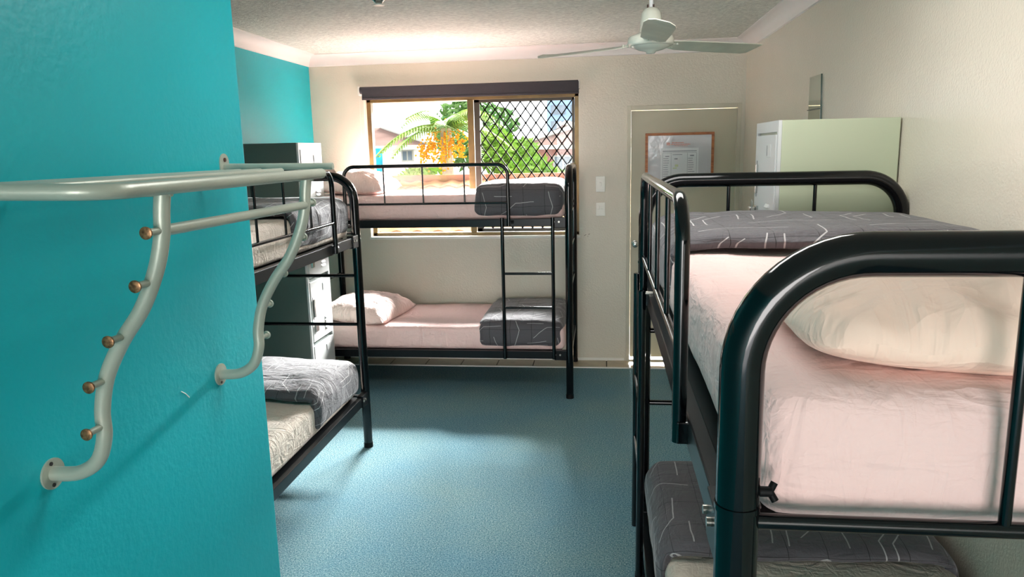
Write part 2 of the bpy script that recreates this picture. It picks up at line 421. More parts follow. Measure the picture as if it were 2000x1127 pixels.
Q(finish('bead_chain', bm, M_white_pl, bl, kind='stuff'), bl)

# ---------------------------------------------------------------- door
dr = S(bpy.data.objects.new('door_1', None)); C.objects.link(dr); dr.location = (.63, YF, 0)
bm = bmesh.new()
for b in ((DX0-.006, DX0+.024, 0, DZ1+.004), (DX1-.024, DX1+.006, 0, DZ1+.004), (DX0+.024, DX1-.024, DZ1-.03, DZ1+.004)):
    box(bm, b[0], b[1], YF-.012, YF+T, b[2], b[3], bev=.002)
Q(finish('door_frame', bm, M_frame, dr), dr)
Q(boxobj('door_leaf', (DX0+.0262, DX1-.0255, YF+.004, YF+.042, .040, DZ1-.0345), M_door, dr, bev=.0015), dr)
bm = bmesh.new(); lathe(bm, [(.026,0),(.026,.006),(.011,.01),(.011,.035),(.022,.042),(.027,.055),(.023,.068),(.008,.073)], 0, 0, 24)
bmesh.ops.rotate(bm, verts=bm.verts, matrix=Matrix.Rotation(PI/2, 3, 'X'))
kn = finish('door_knob', bm, M_chrome, dr, True, angle=50); kn.matrix_parent_inverse = Matrix.Translation(-dr.location); kn.location = (.262, YF+.004, .985)
for z in (1.72, .3):
    bm = bmesh.new(); box(bm, 1.024, 1.03, YF-.012, YF+.006, z-.045, z+.045); tube(bm, [(1.03, YF-.014, z-.05), (1.03, YF-.014, z+.05)], .006, 10)
    Q(finish('hinge', bm, M_frame, dr), dr)
Q(boxobj('threshold', (DX0, DX1, YF-.01, YF+T, 0, .022), M_tile, dr, bev=.003), dr)

# notice board on the door
nb = thing('notice_board', 'pine framed notice behind shiny plastic on the cream door', 'notice', (.6, 5.99, 1.64))
bx0, bx1, bz0, bz1, by = .336, .861, 1.432, 1.853, 5.985
for b in ((bx0, bx1, bz1-.02, bz1), (bx0, bx1, bz0, bz0+.02)): Q(boxobj('frame_rail', (b[0], b[1], by-.012, by+.014, b[2], b[3]), M_pine, nb, bev=.002), nb)
for b in ((bx0, bx0+.02), (bx1-.02, bx1)): Q(boxobj('frame_stile', (b[0], b[1], by-.0122, by+.014, bz0+.02, bz1-.02), M_pine, nb, bev=.002), nb)
Q(boxobj('backing_sheet', (bx0+.018, bx1-.018, by-.002, by+.004, bz0+.018, bz1-.018), M_poster, nb), nb)
pg = Q(boxobj('printed_page', (.455, .745, by-.005, by-.003, bz0+.03, 1.735), M_paper, nb), nb)
bm = bmesh.new(); yy = by-.0058
def bar(bm, x0, x1, z, h): box(bm, x0, x1, yy, yy+.0006, z-h/2, z+h/2)
bar(bm, .47, .73, 1.712, .006); bar(bm, .47, .73, 1.700, .002)
for x in (.47, .535, .66, .73): bm_b = box(bm, x-.001, x+.001, yy, yy+.0006, bz0+.04, 1.697)
bar(bm, .545, .62, 1.685, .004); bar(bm, .49, .52, 1.672, .006); bar(bm, .68, .71, 1.676, .009); bar(bm, .56, .585, 1.652, .008)
for k in range(10):
    bar(bm, .475, .475+.05*random.uniform(.7,1), 1.655-k*.017, .004); bar(bm, .665, .665+.055*random.uniform(.6,1), 1.655-k*.017, .004)
Q(finish('printed_table', bm, M_ink, nb), nb)
bm = bmesh.new()
for x0, x1, z, h in ((.54,.63,1.776,.007), (.53,.68,1.763,.006), (.50,.525,1.768,.022), (.56,.66,1.752,.004)):
    xx = x0
    while xx < x1: 
        w_ = random.uniform(.006,.014); bar(bm, xx, min(xx+w_, x1), z, h); xx += w_+.003
Q(finish('printed_heading', bm, M_redink, nb), nb)
bm = bmesh.new(); bar(bm, .565, .59, 1.60, .018); bar(bm, .55, .58, 1.58, .008); Q(finish('green_print_patch', bm, M_greenink, nb), nb)

# switches
def switch(label, x, z0, z1, n):
    r = thing('wall_switch', label, 'switch', (x, YF, (z0+z1)/2), 'switch plates between window and door')
    Q(boxobj('plate', (x-.037, x+.037, YF-.009, YF, z0, z1), M_white_pl, r, bev=.003), r)
    zc = (z0+z1)/2
    Q(boxobj('inner_plate', (x-.026, x+.026, YF-.012, YF-.009, zc-.042, zc+.042), M_white_pl, r, bev=.001), r)
    for i in range(n):
        cx = x + (0 if n == 1 else (-.013 if i % 2 == 0 else .013)); cz = zc + (0 if n == 1 else .014)
        Q(boxobj('rocker', (cx-.008, cx+.008, YF-.016, YF-.012, cz-.014, cz+.014), M_white_pl, r, bev=.002), r)
switch('upper white wall switch plate with a single rocker', -.014, 1.403, 1.528, 1)
switch('lower white wall plate with two small rockers', -.013, 1.212, 1.32, 2)

# ---------------------------------------------------------------- bunk beds
WB, LB, H, RT = .907, 1.96, 1.646, .0255
def bunk(label, loc, mp, ladder=True):
    """local X runs from the aisle side to the wall side, Y from head to foot"""
    root = thing('bunk_bed', label, 'bunk bed', loc, 'black steel bunk beds')
    t = lambda pts: [mp(*p) for p in pts]
    def tb(name, pts, r, par=root, m=M_black, seg=16, fr=0, n=8):
        p3 = [Vector(p) for p in pts]
        if fr: p3 = fillet(p3, fr, n)
        return tubeobj(name, [mp(*p) for p in p3], r, m, par, seg)
    def bx(name, b, par=root, m=M_rail, bev=0):
        a = mp(b[0], b[2], b[4]); c = mp(b[1], b[3], b[5])
        q = [min(a[0],c[0]), max(a[0],c[0]), min(a[1],c[1]), max(a[1],c[1]), min(a[2],c[2]), max(a[2],c[2])]
        return boxobj(name, q, m, par, bev)
    zj = 1.318
    for Y in (0, LB):
        sg = 1 if Y == 0 else -1
        for X in (0, WB):
            p_ = tb('post', [(X, Y, 0.012), (X, Y, zj)], RT, seg=24)
            tb('foot_cap', [(X, Y, 0), (X, Y, .03)], .0272, p_, M_wing, 20)
            tb('collar', [(X, Y, zj-.004), (X, Y, zj+.003)], .0272, p_, M_black, 24)
        ar = tb('end_arch', [(0, Y, zj), (0, Y, H-RT), (WB, Y, H-RT), (WB, Y, zj)], RT, seg=28, fr=.135, n=14)
        tb('arch_crossbar', [(.02, Y, 1.298), (WB-.02, Y, 1.298)], .0098, ar)
        for X in (.3, .605): tb('spindle', [(X, Y, 1.3), (X, Y, H-RT-.01)], .0068, ar, seg=10)
        for z in (1.05, .76): tb('rung', [(.02, Y, z), (WB-.02, Y, z)], .0098)
        bx('end_rail', (.0, WB, Y-.012, Y+.012, .285, .325))
    for X in (0, WB):
        for z, nm in ((1.256, 'upper'), (.318, 'lower')):
            r_ = bx('side_rail', (X-.014, X+.014, .02, LB-.02, z-.028, z+.026), bev=.003)
            for Yb in (.035, LB-.095):
                bx('rail_bracket', (X-.020, X+.018, Yb-.012, Yb+.075, z-.036, z+.034), r_, M_rail, .003)
            if X == 0:
                for Yb in (LB-.10, LB-.066, .066, .1):
                    a = Vector((X-.02, Yb, z+.004)); tb('bolt', [a, a+Vector((-.006, 0, 0))], .0065, r_, M_steel, 10)
    for z in (1.256, .318):
        bx('base_panel', (.016, WB-.016, .06, LB-.06, z+.004, z+.012), m=M_rail)
        # wing nut at the near inner side of each post joint
    for X, sx in ((0, 1), (WB, -1)):
        for Y, sy in ((0, 1), (LB, -1)):
            bm = bmesh.new(); a = Vector((X+sx*.025, Y, 1.336))
            tube(bm, [mp(*a), mp(*(a+Vector((sx*.014, 0, 0))))], .0065, 10)
            c = Vector(mp(*(a+Vector((sx*.012, 0, 0)))))
            for s in (-1, 1):
                e = Vector(mp(*(a+Vector((sx*.018, s*.004, s*.010))))); tube(bm, [c, e], .0045, 8)
            finish('wing_nut', bm, M_wing, root, True, angle=50)
    gx = -.028
    g = tb('guard_rail', [(gx, .40, 1.235), (gx, .40, 1.655), (gx, 1.55, 1.655), (gx, 1.55, 1.235)], .0127, fr=.075, n=8)
    tb('guard_lower_bar', [(gx, .405, 1.395), (gx, 1.545, 1.395)], .0078, g, seg=10)
    for Y in (.685, .96, 1.25): tb('spindle', [(gx, Y, 1.395), (gx, Y, 1.65)], .0058, g, seg=8)
    for Y in (.40, 1.55):
        bx('guard_bracket', (gx-.005, .0, Y-.016, Y+.016, 1.235, 1.275), g, M_black, .003)
        tb('guard_knob', [(gx, Y+.012, 1.262), (gx+.004, Y+.034, 1.262)], .011, g, M_wing, 10)
    if ladder:
        ld = tb('ladder', [(gx-.006, 1.505, .295), (gx-.006, 1.505, 1.292)], .0127)
        tb('ladder_stile', [(gx-.006, 1.852, .295), (gx-.006, 1.852, 1.292)], .0127, ld)
        for z in (.905, .664): tb('ladder_rung', [(gx-.006, 1.508, z), (gx-.006, 1.849, z)], .009, ld, seg=12)
        for Y in (1.505, 1.852): tb('ladder_hook', [(gx-.006, Y, 1.285), (0, Y, 1.284)], .007, ld, M_steel, 8)
    return root
mR = lambda X, Y, Z: (X, Y, Z)
mL = lambda X, Y, Z: (-X, Y, Z)
mF = lambda X, Y, Z: (Y, X, Z)
LR, LL, LF = (.161, .850, 0), (-1.404, 2.130, 0), (-2.187, 5.050, 0)
bunk('black steel bunk bed in the right foreground against the cream wall', LR, mR)
bunk('black steel bunk bed on the left beyond the turquoise wall end', LL, mL, ladder=False)
bunk('black steel bunk bed with ladder standing across under the window', LF, mF)

# ---------------------------------------------------------------- bedding
def rbox_grid(lo, hi, r, step, amp, seed, open_ends=(), wr=1.0, puff=0, cuts=None):
    """rounded box surface as welded grids, with UVs in metres unfolded from the top"""
    lo, hi = Vector(lo), Vector(hi); c = (lo+hi)/2; h = (hi-lo)/2
    bm = bmesh.new(); uvl = bm.loops.layers.uv.new('UVMap'); vmap = {}
    def vert(p):
        k = (round(p.x,5), round(p.y,5), round(p.z,5))
        if k not in vmap: vmap[k] = bm.verts.new(p)
        return vmap[k]
    rr = min(r, h.x, h.y, h.z)
    def axis(n0, n1):
        n = max(3, int((n1-n0)/step)); base = [n0+(n1-n0)*i/n for i in range(n+1)]
        ex = []
        for q in (.12, .35, .65):
            ex += [n0+rr*q, n1-rr*q]
        base = [b for b in base if all(abs(b-e) > step*.2 for e in ex)]
        base = sorted(set(base+ex+[n0, n1]))
        return base
    ax = [axis(lo[i], hi[i]) for i in range(3)]
    faces = []
    for a in range(3):
        u, v = [i for i in range(3) if i != a]
        for side, val in ((0, lo[a]), (1, hi[a])):
            if (a, side) in open_ends: continue
            for i in range(len(ax[u])-1):
                for j in range(len(ax[v])-1):
                    q = []
                    for uu, vv in ((ax[u][i],ax[v][j]),(ax[u][i+1],ax[v][j]),(ax[u][i+1],ax[v][j+1]),(ax[u][i],ax[v][j+1])):
                        p = Vector((0,0,0)); p[a] = val; p[u] = uu; p[v] = vv; q.append(p)
                    f = bm.faces.new([vert(p) for p in q]); faces.append((f, a, side, q))
    for f, a, side, q in faces:
        for l, p in zip(f.loops, q):
            if a == 2: uv = (p.x, p.y)
            elif a == 0: uv = ((p.x + (hi.z-p.z)*(1 if side else -1)), p.y)
            else: uv = (p.x, p.y + (hi.z-p.z)*(1 if side else -1))
            l[uvl].uv = (uv[0]+seed*.37, uv[1]+seed*.71)
    for v in bm.verts:
        p = v.co.copy()
        inner = Vector([max(lo[i]+rr, min(hi[i]-rr, p[i])) for i in range(3)])
        dlt = p-inner
        nrm = dlt.normalized() if dlt.length > 1e-6 else Vector((0,0,1))
        q = inner + nrm*rr if dlt.length > 1e-6 else p
        s = Vector((seed*3.1, seed*1.7, 0))
        n = noise.noise(p*2.2+s)*1.0 + noise.noise(Vector((p.x*9,p.y*5,p.z*9))+s)*.45 + (abs(noise.noise(Vector((p.x*14+p.z*6,p.y*9,p.z*14))+s)))*.5*wr
        e = Vector(((p.x-c.x)/h.x, (p.y-c.y)/h.y, 0)); pf = puff*(1-min(1, e.x**4))*(1-min(1, e.y**4)) if nrm.z > .6 else 0
        k = 1.0 if q.z > lo.z+.02 else .15
        v.co = q + nrm*(n*amp*k) + Vector((0,0,pf))
    return bm
def place(name, bm, m, root, label, cat, group):
    o = finish(name, bm, m, None, True); o.location = root
    return tag(o, label, cat, group)
def mirror_map(bm, mp):
    for v in bm.verts: v.co = Vector(mp(*v.co))
ZU, ZLo = 1.273, .335
TK = {'U': (ZU, ZU+.178), 'L': (ZLo, ZLo+.172)}
def mattress(lv, root, mp, m, label, seed, wr=1.0, amp=.006):
    z0, z1 = TK[lv]
    bm = rbox_grid((.03, .034, z0), (WB-.03, LB-.034, z1), .045, .035, amp, seed, wr=wr)
    mirror_map(bm, mp)
    return place('mattress', bm, m, root, label, 'mattress', 'single mattresses in fitted sheets on the bunks')
def duvet(lv, root, mp, label, seed, y0, y1=LB-.036, top=.055, amp=.012, side=.024, skirt=.012, puff=.012):
    z0, z1 = TK[lv]
    bm = rbox_grid((.03-side, y0, z0+skirt), (WB-.03+side*.4, y1, z1+top), .075, .028, amp, seed, open_ends=((2,0),(1,0)), puff=puff)
    # ragged hem
    for v in bm.verts:
        if v.co.y < y0+.03: v.co.y += .022*noise.noise(Vector((v.co.x*4, v.co.z*5, seed)))
        if v.co.z < z0+skirt+.03: v.co.z += .006*noise.noise(Vector((v.co.x*9, v.co.y*9, seed)))
    mirror_map(bm, mp)
    o = place('duvet', bm, M_duvet, root, label, 'duvet', 'charcoal line-patterned duvets folded over the bed ends')
    bmn = bmesh.new(); bmn.from_mesh(o.data); bmesh.ops.recalc_face_normals(bmn, faces=bmn.faces)
    up_ = sum(f.normal.z for f in bmn.faces if abs(f.normal.z) > .8)
    if up_ < 0: bmesh.ops.reverse_faces(bmn, faces=bmn.faces)
    bmn.to_mesh(o.data); bmn.free()
    s = o.modifiers.new('thickness', 'SOLIDIFY'); s.thickness = .03; s.offset = -1
    s2 = o.modifiers.new('soft', 'SUBSURF'); s2.levels = 1; s2.render_levels = 1
    return o
def pillow(root, loc, sx, sy, t, rz, m, label, seed, tilt=(0,0), rnd=.05, low=.28, folds=0):
    bm = bmesh.new(); uvl = bm.loops.layers.uv.new('UVMap'); N = 44; top = {}; bot = {}
    for i in range(N+1):
        for j in range(N+1):
            u, v = -1+2*i/N, -1+2*j/N
            pinch = 1 - .10*(1-abs(v)**2)*abs(u)**3 ; pinch2 = 1 - .10*(1-abs(u)**2)*abs(v)**3
            cr = 1 - rnd*(abs(u)*abs(v))**2.5
            X, Y = u*sx/2*pinch*cr, v*sy/2*pinch2*cr
            th = max(0, (1-abs(u)**2.6))**.55*max(0, (1-abs(v)**2.6))**.55
            s = Vector((seed*2.3, seed, 0)); P3 = Vector((X, Y, 0))
            wv = noise.noise(P3*7+s)*.12 + abs(noise.noise(Vector((X*16, Y*9, 0))+s))*.16 + .10*abs(noise.noise(P3*22+s))
            edge = 1-th
            z1 = t*.72*th*(1+wv) ; z0 = -t*low*min(1, th*1.3)
            if folds:
                dx_, dy_ = u+.62, v+.55; an = math.atan2(dy_, dx_); dr_ = math.hypot(dx_, dy_)
                z1 += folds*math.sin(an*11+2*noise.noise(P3*5+s))*math.exp(-((dr_-.45)/.38)**2)*min(1, th*1.6)
                z1 += folds*.6*math.sin((v*7+u*2.2)+2.5*noise.noise(P3*6+s))*min(1, th*1.4)*(.5+.5*u)
            z1 += .006*edge*math.sin(u*18+v*11+seed)
            lay = .012*edge*noise.noise(P3*11+s)
            top[i,j] = bm.verts.new((X, Y, z1+lay)); 
            bot[i,j] = top[i,j] if i in (0,N) or j in (0,N) else bm.verts.new((X, Y, z0+lay))
    for i in range(N):
        for j in range(N):
            for G, s in ((top, 1), (bot, -1)):
                q = [G[i,j], G[i+1,j], G[i+1,j+1], G[i,j+1]]
                if s < 0: q.reverse()
                f = bm.faces.new(q)
                for l in f.loops: l[uvl].uv = (l.vert.co.x*1.0+seed+(s<0)*2, l.vert.co.y)
    o = finish('pillow', bm, m, None, True)
    o.location = loc; o.rotation_euler = (tilt[0], tilt[1], rz)
    s = o.modifiers.new('soft', 'SUBSURF'); s.levels = 1; s.render_levels = 1
    return tag(o, label, 'pillow', 'pillows at the heads of the bunks')

mattress('U', LR, mR, M_pink, 'pink-sheeted mattress on the upper tier of the right bunk', 1, amp=.009)
mattress('L', LR, mR, M_beigesheet, 'beige-sheeted mattress on the lower tier of the right bunk', 2)
mattress('U', LL, mL, M_beigesheet, 'beige-sheeted mattress on the upper tier of the left bunk', 3, amp=.008)
mattress('L', LL, mL, M_beigesheet, 'beige-sheeted mattress on the lower tier of the left bunk', 4, amp=.008)
mattress('U', LF, mF, M_pink, 'pink-sheeted mattress on the upper tier in front of the window', 5)
mattress('L', LF, mF, M_pink, 'pink-sheeted mattress on the lower tier of the bunk under the window', 6)
duvet('U', LR, mR, 'charcoal duvet folded across the foot of the right upper bunk', 11, 1.16)
duvet('L', LR, mR, 'charcoal duvet on the lower tier of the right bunk', 12, 1.22, top=.045)
duvet('U', LL, mL, 'charcoal duvet over the foot of the left upper bunk', 13, 1.115, amp=.014)
duvet('L', LL, mL, 'crumpled grey duvet over the foot of the left lower bunk', 14, 1.235, amp=.016, top=.06)
duvet('U', LF, mF, 'charcoal duvet on the window bunk upper tier, against the diamond grille', 15, 1.285, top=.065)
duvet('L', LF, mF, 'charcoal duvet on the window bunk lower tier behind the ladder', 16, 1.29, top=.05)
pillow(LR, (.650, 1.152, 1.494), .86, .56, .135, math.radians(-3), M_cream, 'large cream pillow in the right foreground under the black arch', 1.3, (math.radians(1), 0), rnd=.20, low=.33, folds=.009)
pillow(LF, (-1.80, 5.44, 1.500), .50, .72, .17, math.radians(3), M_pinkcase, 'pink pillow on the upper tier beside the window', 2.1, (0, math.radians(2)))
pillow(LF, (-1.80, 5.42, .553), .58, .70, .17, math.radians(-8), M_pinkcase, 'peach-pink pillow on the lower tier under the window', 3.7, (0, math.radians(4)))

# ---------------------------------------------------------------- lockers
def locker(label, xf, y0, y1, z1, xback, side_m, sgn):
    """xf = x of the door face; sgn = direction the doors face"""
    r = thing('steel_locker', label, 'locker', ((xf+xback)/2, (y0+y1)/2, 0), 'tall steel lockers')
    xa, xb = sorted((xf-sgn*.012, xback))
    bm = bmesh.new(); box(bm, xa, xb, y0, y1, .0, z1, bev=.004)
    Q(finish('body', bm, side_m, r), r)
    def fb(name, d0, d1, ya_, yb_, za, zb, m, par, bev=0):
        a, b = sorted((xf+sgn*d0, xf+sgn*d1)); o = boxobj(name, (a, b, ya_, yb_, za, zb), m, par, bev)
        if par is r: Q(o, r)
        return o
    bm = bmesh.new()
    for b in ((y0, y0+.022, 0, z1), (y1-.022, y1, 0, z1), (y0+.022, y1-.022, z1-.042, z1), (y0+.022, y1-.022, 0, .07)):
        a_, b_ = sorted((xf-sgn*.012, xf)); box(bm, a_, b_, b[0], b[1], b[2], b[3])
    for k in (1, 2, 3):
        zz = 1.785-.43*k; a_, b_ = sorted((xf-sgn*.012, xf)); box(bm, a_, b_, y0+.022, y1-.022, zz-.024, zz-.006)
    Q(finish('front_frame', bm, M_lock_front, r), r)
    for k in range(4):
        zt = 1.780-.43*k; zb = zt-.402
        a_, b_ = sorted((xf-sgn*.0115, xf+sgn*.003))
        d_ = boxobj('door', (a_, b_, y0+.026, y1-.026, zb, zt), M_lock_front, r, .0025); Q(d_, r)
        yh = (lambda t: y0+t) if sgn > 0 else (lambda t: y1-t)
        def part(name, t0, t1, za, zb2, h0, h1, m, bev=0):
            ya_, yb_ = sorted((yh(t0), yh(t1))); a, b = sorted((xf+sgn*h0, xf+sgn*h1))
            return boxobj(name, (a, b, ya_, yb_, za, zb2), m, d_, bev)
        part('label_holder', .235, .30, zt-.085, zt-.035, .003, .005, M_lock_front, .0008)
        part('label_slot', .238, .241, zt-.08, zt-.04, .0048, .0056, M_seam)
        part('handle', .055, .072, zb+.165, zb+.285, .003, .012, M_chrome, .003)
        part('handle_recess', .048, .053, zb+.15, zb+.30, .003, .0038, M_seam)
        part('lock', .06, .105, zb+.065, zb+.115, .003, .014, M_chrome, .003)
        for i in range(4):
            a_, b_ = sorted((xf+sgn*.003, xf+sgn*.010)); ya_, yb_ = sorted((yh(.24), yh(.31)))
            bm = bmesh.new(); z = zb+.05+i*.024
            v = [bm.verts.new(q) for q in ((xf+sgn*.003, ya_, z), (xf+sgn*.003, yb_, z), (xf+sgn*.011, ya_+.006, z), (xf+sgn*.011, yb_-.006, z), (xf+sgn*.003, ya_, z+.012), (xf+sgn*.003, yb_, z+.012))]
            for f in ((0,1,3,2), (2,3,5,4), (0,2,4), (1,5,3), (0,4,5,1)): bm.faces.new([v[i2] for i2 in f])
            finish('vent_louvre', bm, M_lock_front, d_)
    return r
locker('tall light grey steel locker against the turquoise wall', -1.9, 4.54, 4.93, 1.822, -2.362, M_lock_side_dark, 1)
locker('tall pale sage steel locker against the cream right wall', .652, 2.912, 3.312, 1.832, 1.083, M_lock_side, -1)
# padlock hanging on the sage locker
pk = thing('padlock', 'small brass padlock hanging on the sage locker door', 'padlock', (.635, 3.245, 1.47))
Q(boxobj('padlock_body', (.618, .640, 3.222, 3.262, 1.445, 1.487), M_chrome, pk, .004), pk)
Q(tubeobj('shackle', fillet([(.629, 3.229, 1.487), (.629, 3.229, 1.515), (.629, 3.256, 1.515), (.629, 3.256, 1.487)], .012), .003, M_steel, pk, 8), pk)

# wall mirror
mr = thing('wall_mirror', 'small frameless mirror on the cream wall above the sage locker', 'mirror', (1.085, 4.07, 1.8))
bm = bmesh.new(); pts = []
for k in range(13):
    t = k/12; pts.append((3.965-.022*math.sin(t*PI), 1.56+t*.525))
pts += [(4.175, 2.085), (4.175, 1.56)]
A = [bm.verts.new((1.082, y, z)) for y, z in pts]; B = [bm.verts.new((1.088, y, z)) for y, z in pts]
n = len(pts)
for i in range(n): bm.faces.new((A[i], A[(i+1)%n], B[(i+1)%n], B[i]))
bm.faces.new(A); bm.faces.new(B)
Q(finish('mirror_glass', bm, M_mirror, mr), mr)
bm = bmesh.new(); tube(bm, [(1.083, p[0]-.001, p[1]) for p in pts[:13]], .0035, 6); Q(finish('mirror_edge', bm, M_glass_edge, mr), mr)
Q(boxobj('glass_ledge', (1.074, 1.082, 3.972, 4.172, 1.915, 1.919), M_glass_edge, mr), mr)

# ---------------------------------------------------------------- ceiling fan
fx, fy = .203, 3.3
fan = thing('ceiling_fan', 'ivory three-bladed ceiling fan on a white rod', 'ceiling fan', (fx, fy, ZC))
def FP(o): return Q(o, fan)
FP(tubeobj('down_rod', [(fx, fy, 2.28), (fx, fy, ZC-.03)], .0085, M_rod, fan))
bm = bmesh.new(); lathe(bm, [(.014, 2.318), (.03, 2.312), (.041, 2.295), (.045, 2.262), (.047, 2.225), (.05, 2.212)], fx, fy, 36); FP(finish('motor_cover', bm, M_fan, fan, True, angle=60))
bm = bmesh.new(); lathe(bm, [(.05, 2.218), (.068, 2.210), (.088, 2.203), (.094, 2.197), (.096, 2.186), (.096, 2.172), (.092, 2.165), (.086, 2.163)], fx, fy, 48); FP(finish('motor_body', bm, M_fan, fan, True, angle=45))
bm = bmesh.new(); lathe(bm, [(.085, 2.168), (.075, 2.158), (.052, 2.148), (.022, 2.141), (.018, 2.134), (.003, 2.131)], fx, fy, 40); FP(finish('lower_cap', bm, M_fan, fan, True, angle=60))
bm = bmesh.new(); lathe(bm, [(.05, ZC), (.05, ZC-.02), (.02, ZC-.05), (.01, ZC-.055)], fx, fy, 32); FP(finish('ceiling_canopy', bm, M_rod, fan, True, angle=50))
for s in (-1, 1): FP(tubeobj('rod_screw', [(fx+s*.012-.003, fy-.01, 2.308), (fx+s*.012-.003, fy-.014, 2.328)], .0035, M_brown, fan, 8))
def blade():
    bm = bmesh.new(); R0, R1 = .085, .565; prof = []
    out = [(R0, -.034), (.15, -.052), (.35, -.058), (R1-.05, -.060), (R1-.008, -.045), (R1, -.02), (R1-.004, .03), (R1-.02, .052), (R1-.05, .058), (.35, .056), (.15, .050), (R0, .034)]
    pit = math.radians(13); rows = []
    for s in (1, -1):
        ring = []
        for r_, w_ in out:
            w2 = w_; cam_ = -.010*(w_/.06)**2
            zz = -w2*math.sin(pit)+cam_ + s*.0015
            ring.append(bm.verts.new((r_, w2*math.cos(pit), zz)))
        rows.append(ring)
    n = len(out)
    # quads across the blade
    for s in (0, 1):
        R = rows[s]
        for i in range(n//2-1): bm.faces.new((R[i], R[i+1], R[n-2-i], R[n-1-i]))
    for i in range(n): bm.faces.new((rows[0][i], rows[0][(i+1)%n], rows[1][(i+1)%n], rows[1][i]))
    box(bm, .06, .13, -.016, .016, -.006, -.001)
    for q in (-.02, .02):
        tube(bm, [(.12, q, -.012-q*.2), (.12, q, .004-q*.2)], .004, 8)
    return finish('blade', bm, M_blade, fan)
b0 = blade()
for i, a in enumerate((150, 30, 270)):
    o = b0 if i == 0 else copyobj(b0, fan)
    o.location = (0, 0, 2.178-ZC); o.rotation_euler = (0, 0, math.radians(a))
# small ceiling fitting
sp = thing('ceiling_sprinkler', 'small silver fitting on the ceiling near the top edge', 'ceiling fitting', (-1.153, 3.94, ZC))
bm = bmesh.new(); lathe(bm, [(.040, ZC), (.040, ZC-.006), (.030, ZC-.012), (.020, ZC-.022), (.012, ZC-.024)], -1.153, 3.94, 28); Q(finish('rose', bm, M_chrome, sp, True, angle=40), sp)
bm = bmesh.new(); lathe(bm, [(.012, ZC-.022), (.026, ZC-.030), (.028, ZC-.036), (.004, ZC-.038)], -1.153, 3.94, 24); Q(finish('diffuser', bm, M_white_pl, sp, True, angle=40), sp)

# ---------------------------------------------------------------- coat rack on the near turquoise wall
rk = thing('coat_rack', 'silver tubular wall coat rack with shelf on the near turquoise wall', 'coat rack', (XS, 1.58, 1.69))
def R(o): return Q(o, rk)
def smooth_path(pts, n=6):
    pts = [Vector(p) for p in pts]; out = []
    for i in range(len(pts)-1):
        p0 = pts[max(0,i-1)]; p1 = pts[i]; p2 = pts[i+1]; p3 = pts[min(len(pts)-1,i+2)]
        for k in range(n):
            t = k/n; out.append(.5*((2*p1)+(p2-p0)*t+(2*p0-5*p1+4*p2-p3)*t*t+(3*p1-p0-3*p2+p3)*t**3))
    out.append(pts[-1]); return out
zs = 1.692; xf_ = -.765
loop = [(XS+.004, 1.02, zs+.008), (xf_, 1.07, zs), (xf_, 1.975, zs)]
R(tubeobj('shelf_front_rail', fillet(loop, .07, 12), .0135, M_rack, rk, 20))
R(tubeobj('shelf_end_rail', [(XS+.003, 2.04, zs+.022), (xf_+.01, 2.04, zs+.018)], .0095, M_rack, rk, 16))
for x in (-1.013, -.953, -.891): R(tubeobj('shelf_rail', [(x, 1.035+(x+1.08)*.12, zs+.008), (x, 2.0, zs+.008)], .0085, M_rack, rk, 14))
R(tubeobj('support_bar', [(XS+.02, 1.25, zs-.012), (xf_, 1.25, zs-.012)], .006, M_rack, rk, 12))
R(tubeobj('support_bar', [(XS+.02, 1.91, zs-.012), (xf_, 1.91, zs-.012)], .006, M_rack, rk, 12))
for y in (1.25, 1.91):
    crv = [(-.782, y, zs-.005), (-.788, y, 1.65), (-.794, y, 1.60), (-.812, y, 1.54), (-.848, y, 1.468), (-.896, y, 1.405), (-.936, y, 1.335), (-.954, y, 1.268), (-.957, y, 1.215), (-.977, y, 1.165), (-1.02, y, 1.138), (XS+.004, y, 1.134)]
    u_ = R(tubeobj('curved_upright', smooth_path(crv), .0145, M_rack, rk, 20))
    bm = bmesh.new(); tube(bm, [(XS, y, 1.134), (XS+.004, y, 1.134)], .031, 28); 
    fl = R(finish('wall_flange', bm, M_rack, rk, True, angle=40))
    for dz in (-.022, .022):
        if y < 1.5 or dz < 0: R(tubeobj('flange_screw', [(XS+.004, y-.004, 1.134+dz), (XS+.006, y-.004, 1.134+dz)], .004, M_seam, rk, 10))
    sy = -1 if y < 1.5 else 1
    for x, z in ((-.791, 1.614), (-.823, 1.519), (-.888, 1.417), (-.938, 1.330), (-.955, 1.238)):
        a = Vector((x, y, z)); pg_ = R(tubeobj('coat_peg', [a, a+Vector((0, sy*.046, 0))], .0068, M_rack, rk, 12))
        q = a+Vector((0, sy*.046, 0))
        tubeobj('peg_cap', [q, q+Vector((0, sy*.002, 0)), q+Vector((0, sy*.005, 0)), q+Vector((0, sy*.006, 0))], lambda t: (.0105, .0115, .0115, .009)[min(3, int(round(t*3)))], (M_brass if y < 1.5 else M_rack), pg_, 18)
R(tubeobj('hanging_rod', [(-.79, 1.25, 1.613), (-.79, 1.91, 1.611)], .0108, M_rack, rk, 18))
bm = bmesh.new(); n = 20; pts = [(0, 0), (.0, .0)]
out = [(2.04+.026*math.cos(a), zs+.034+.026*math.sin(a)) for a in [PI*k/12 for k in range(13)]] + [(2.014, zs+.004), (2.066, zs+.004)]
A = [bm.verts.new((XS, y, z)) for y, z in out]; B = [bm.verts.new((XS+.003, y, z)) for y, z in out]
for i in range(len(out)): bm.faces.new((A[i], A[(i+1)%len(out)], B[(i+1)%len(out)], B[i]))
bm.faces.new(A); bm.faces.new(B); R(finish('wall_tab', bm, M_rack, rk))
R(tubeobj('tab_screw', [(XS+.003, 2.04, zs+.042), (XS+.006, 2.04, zs+.042)], .006, M_brown, rk, 12))

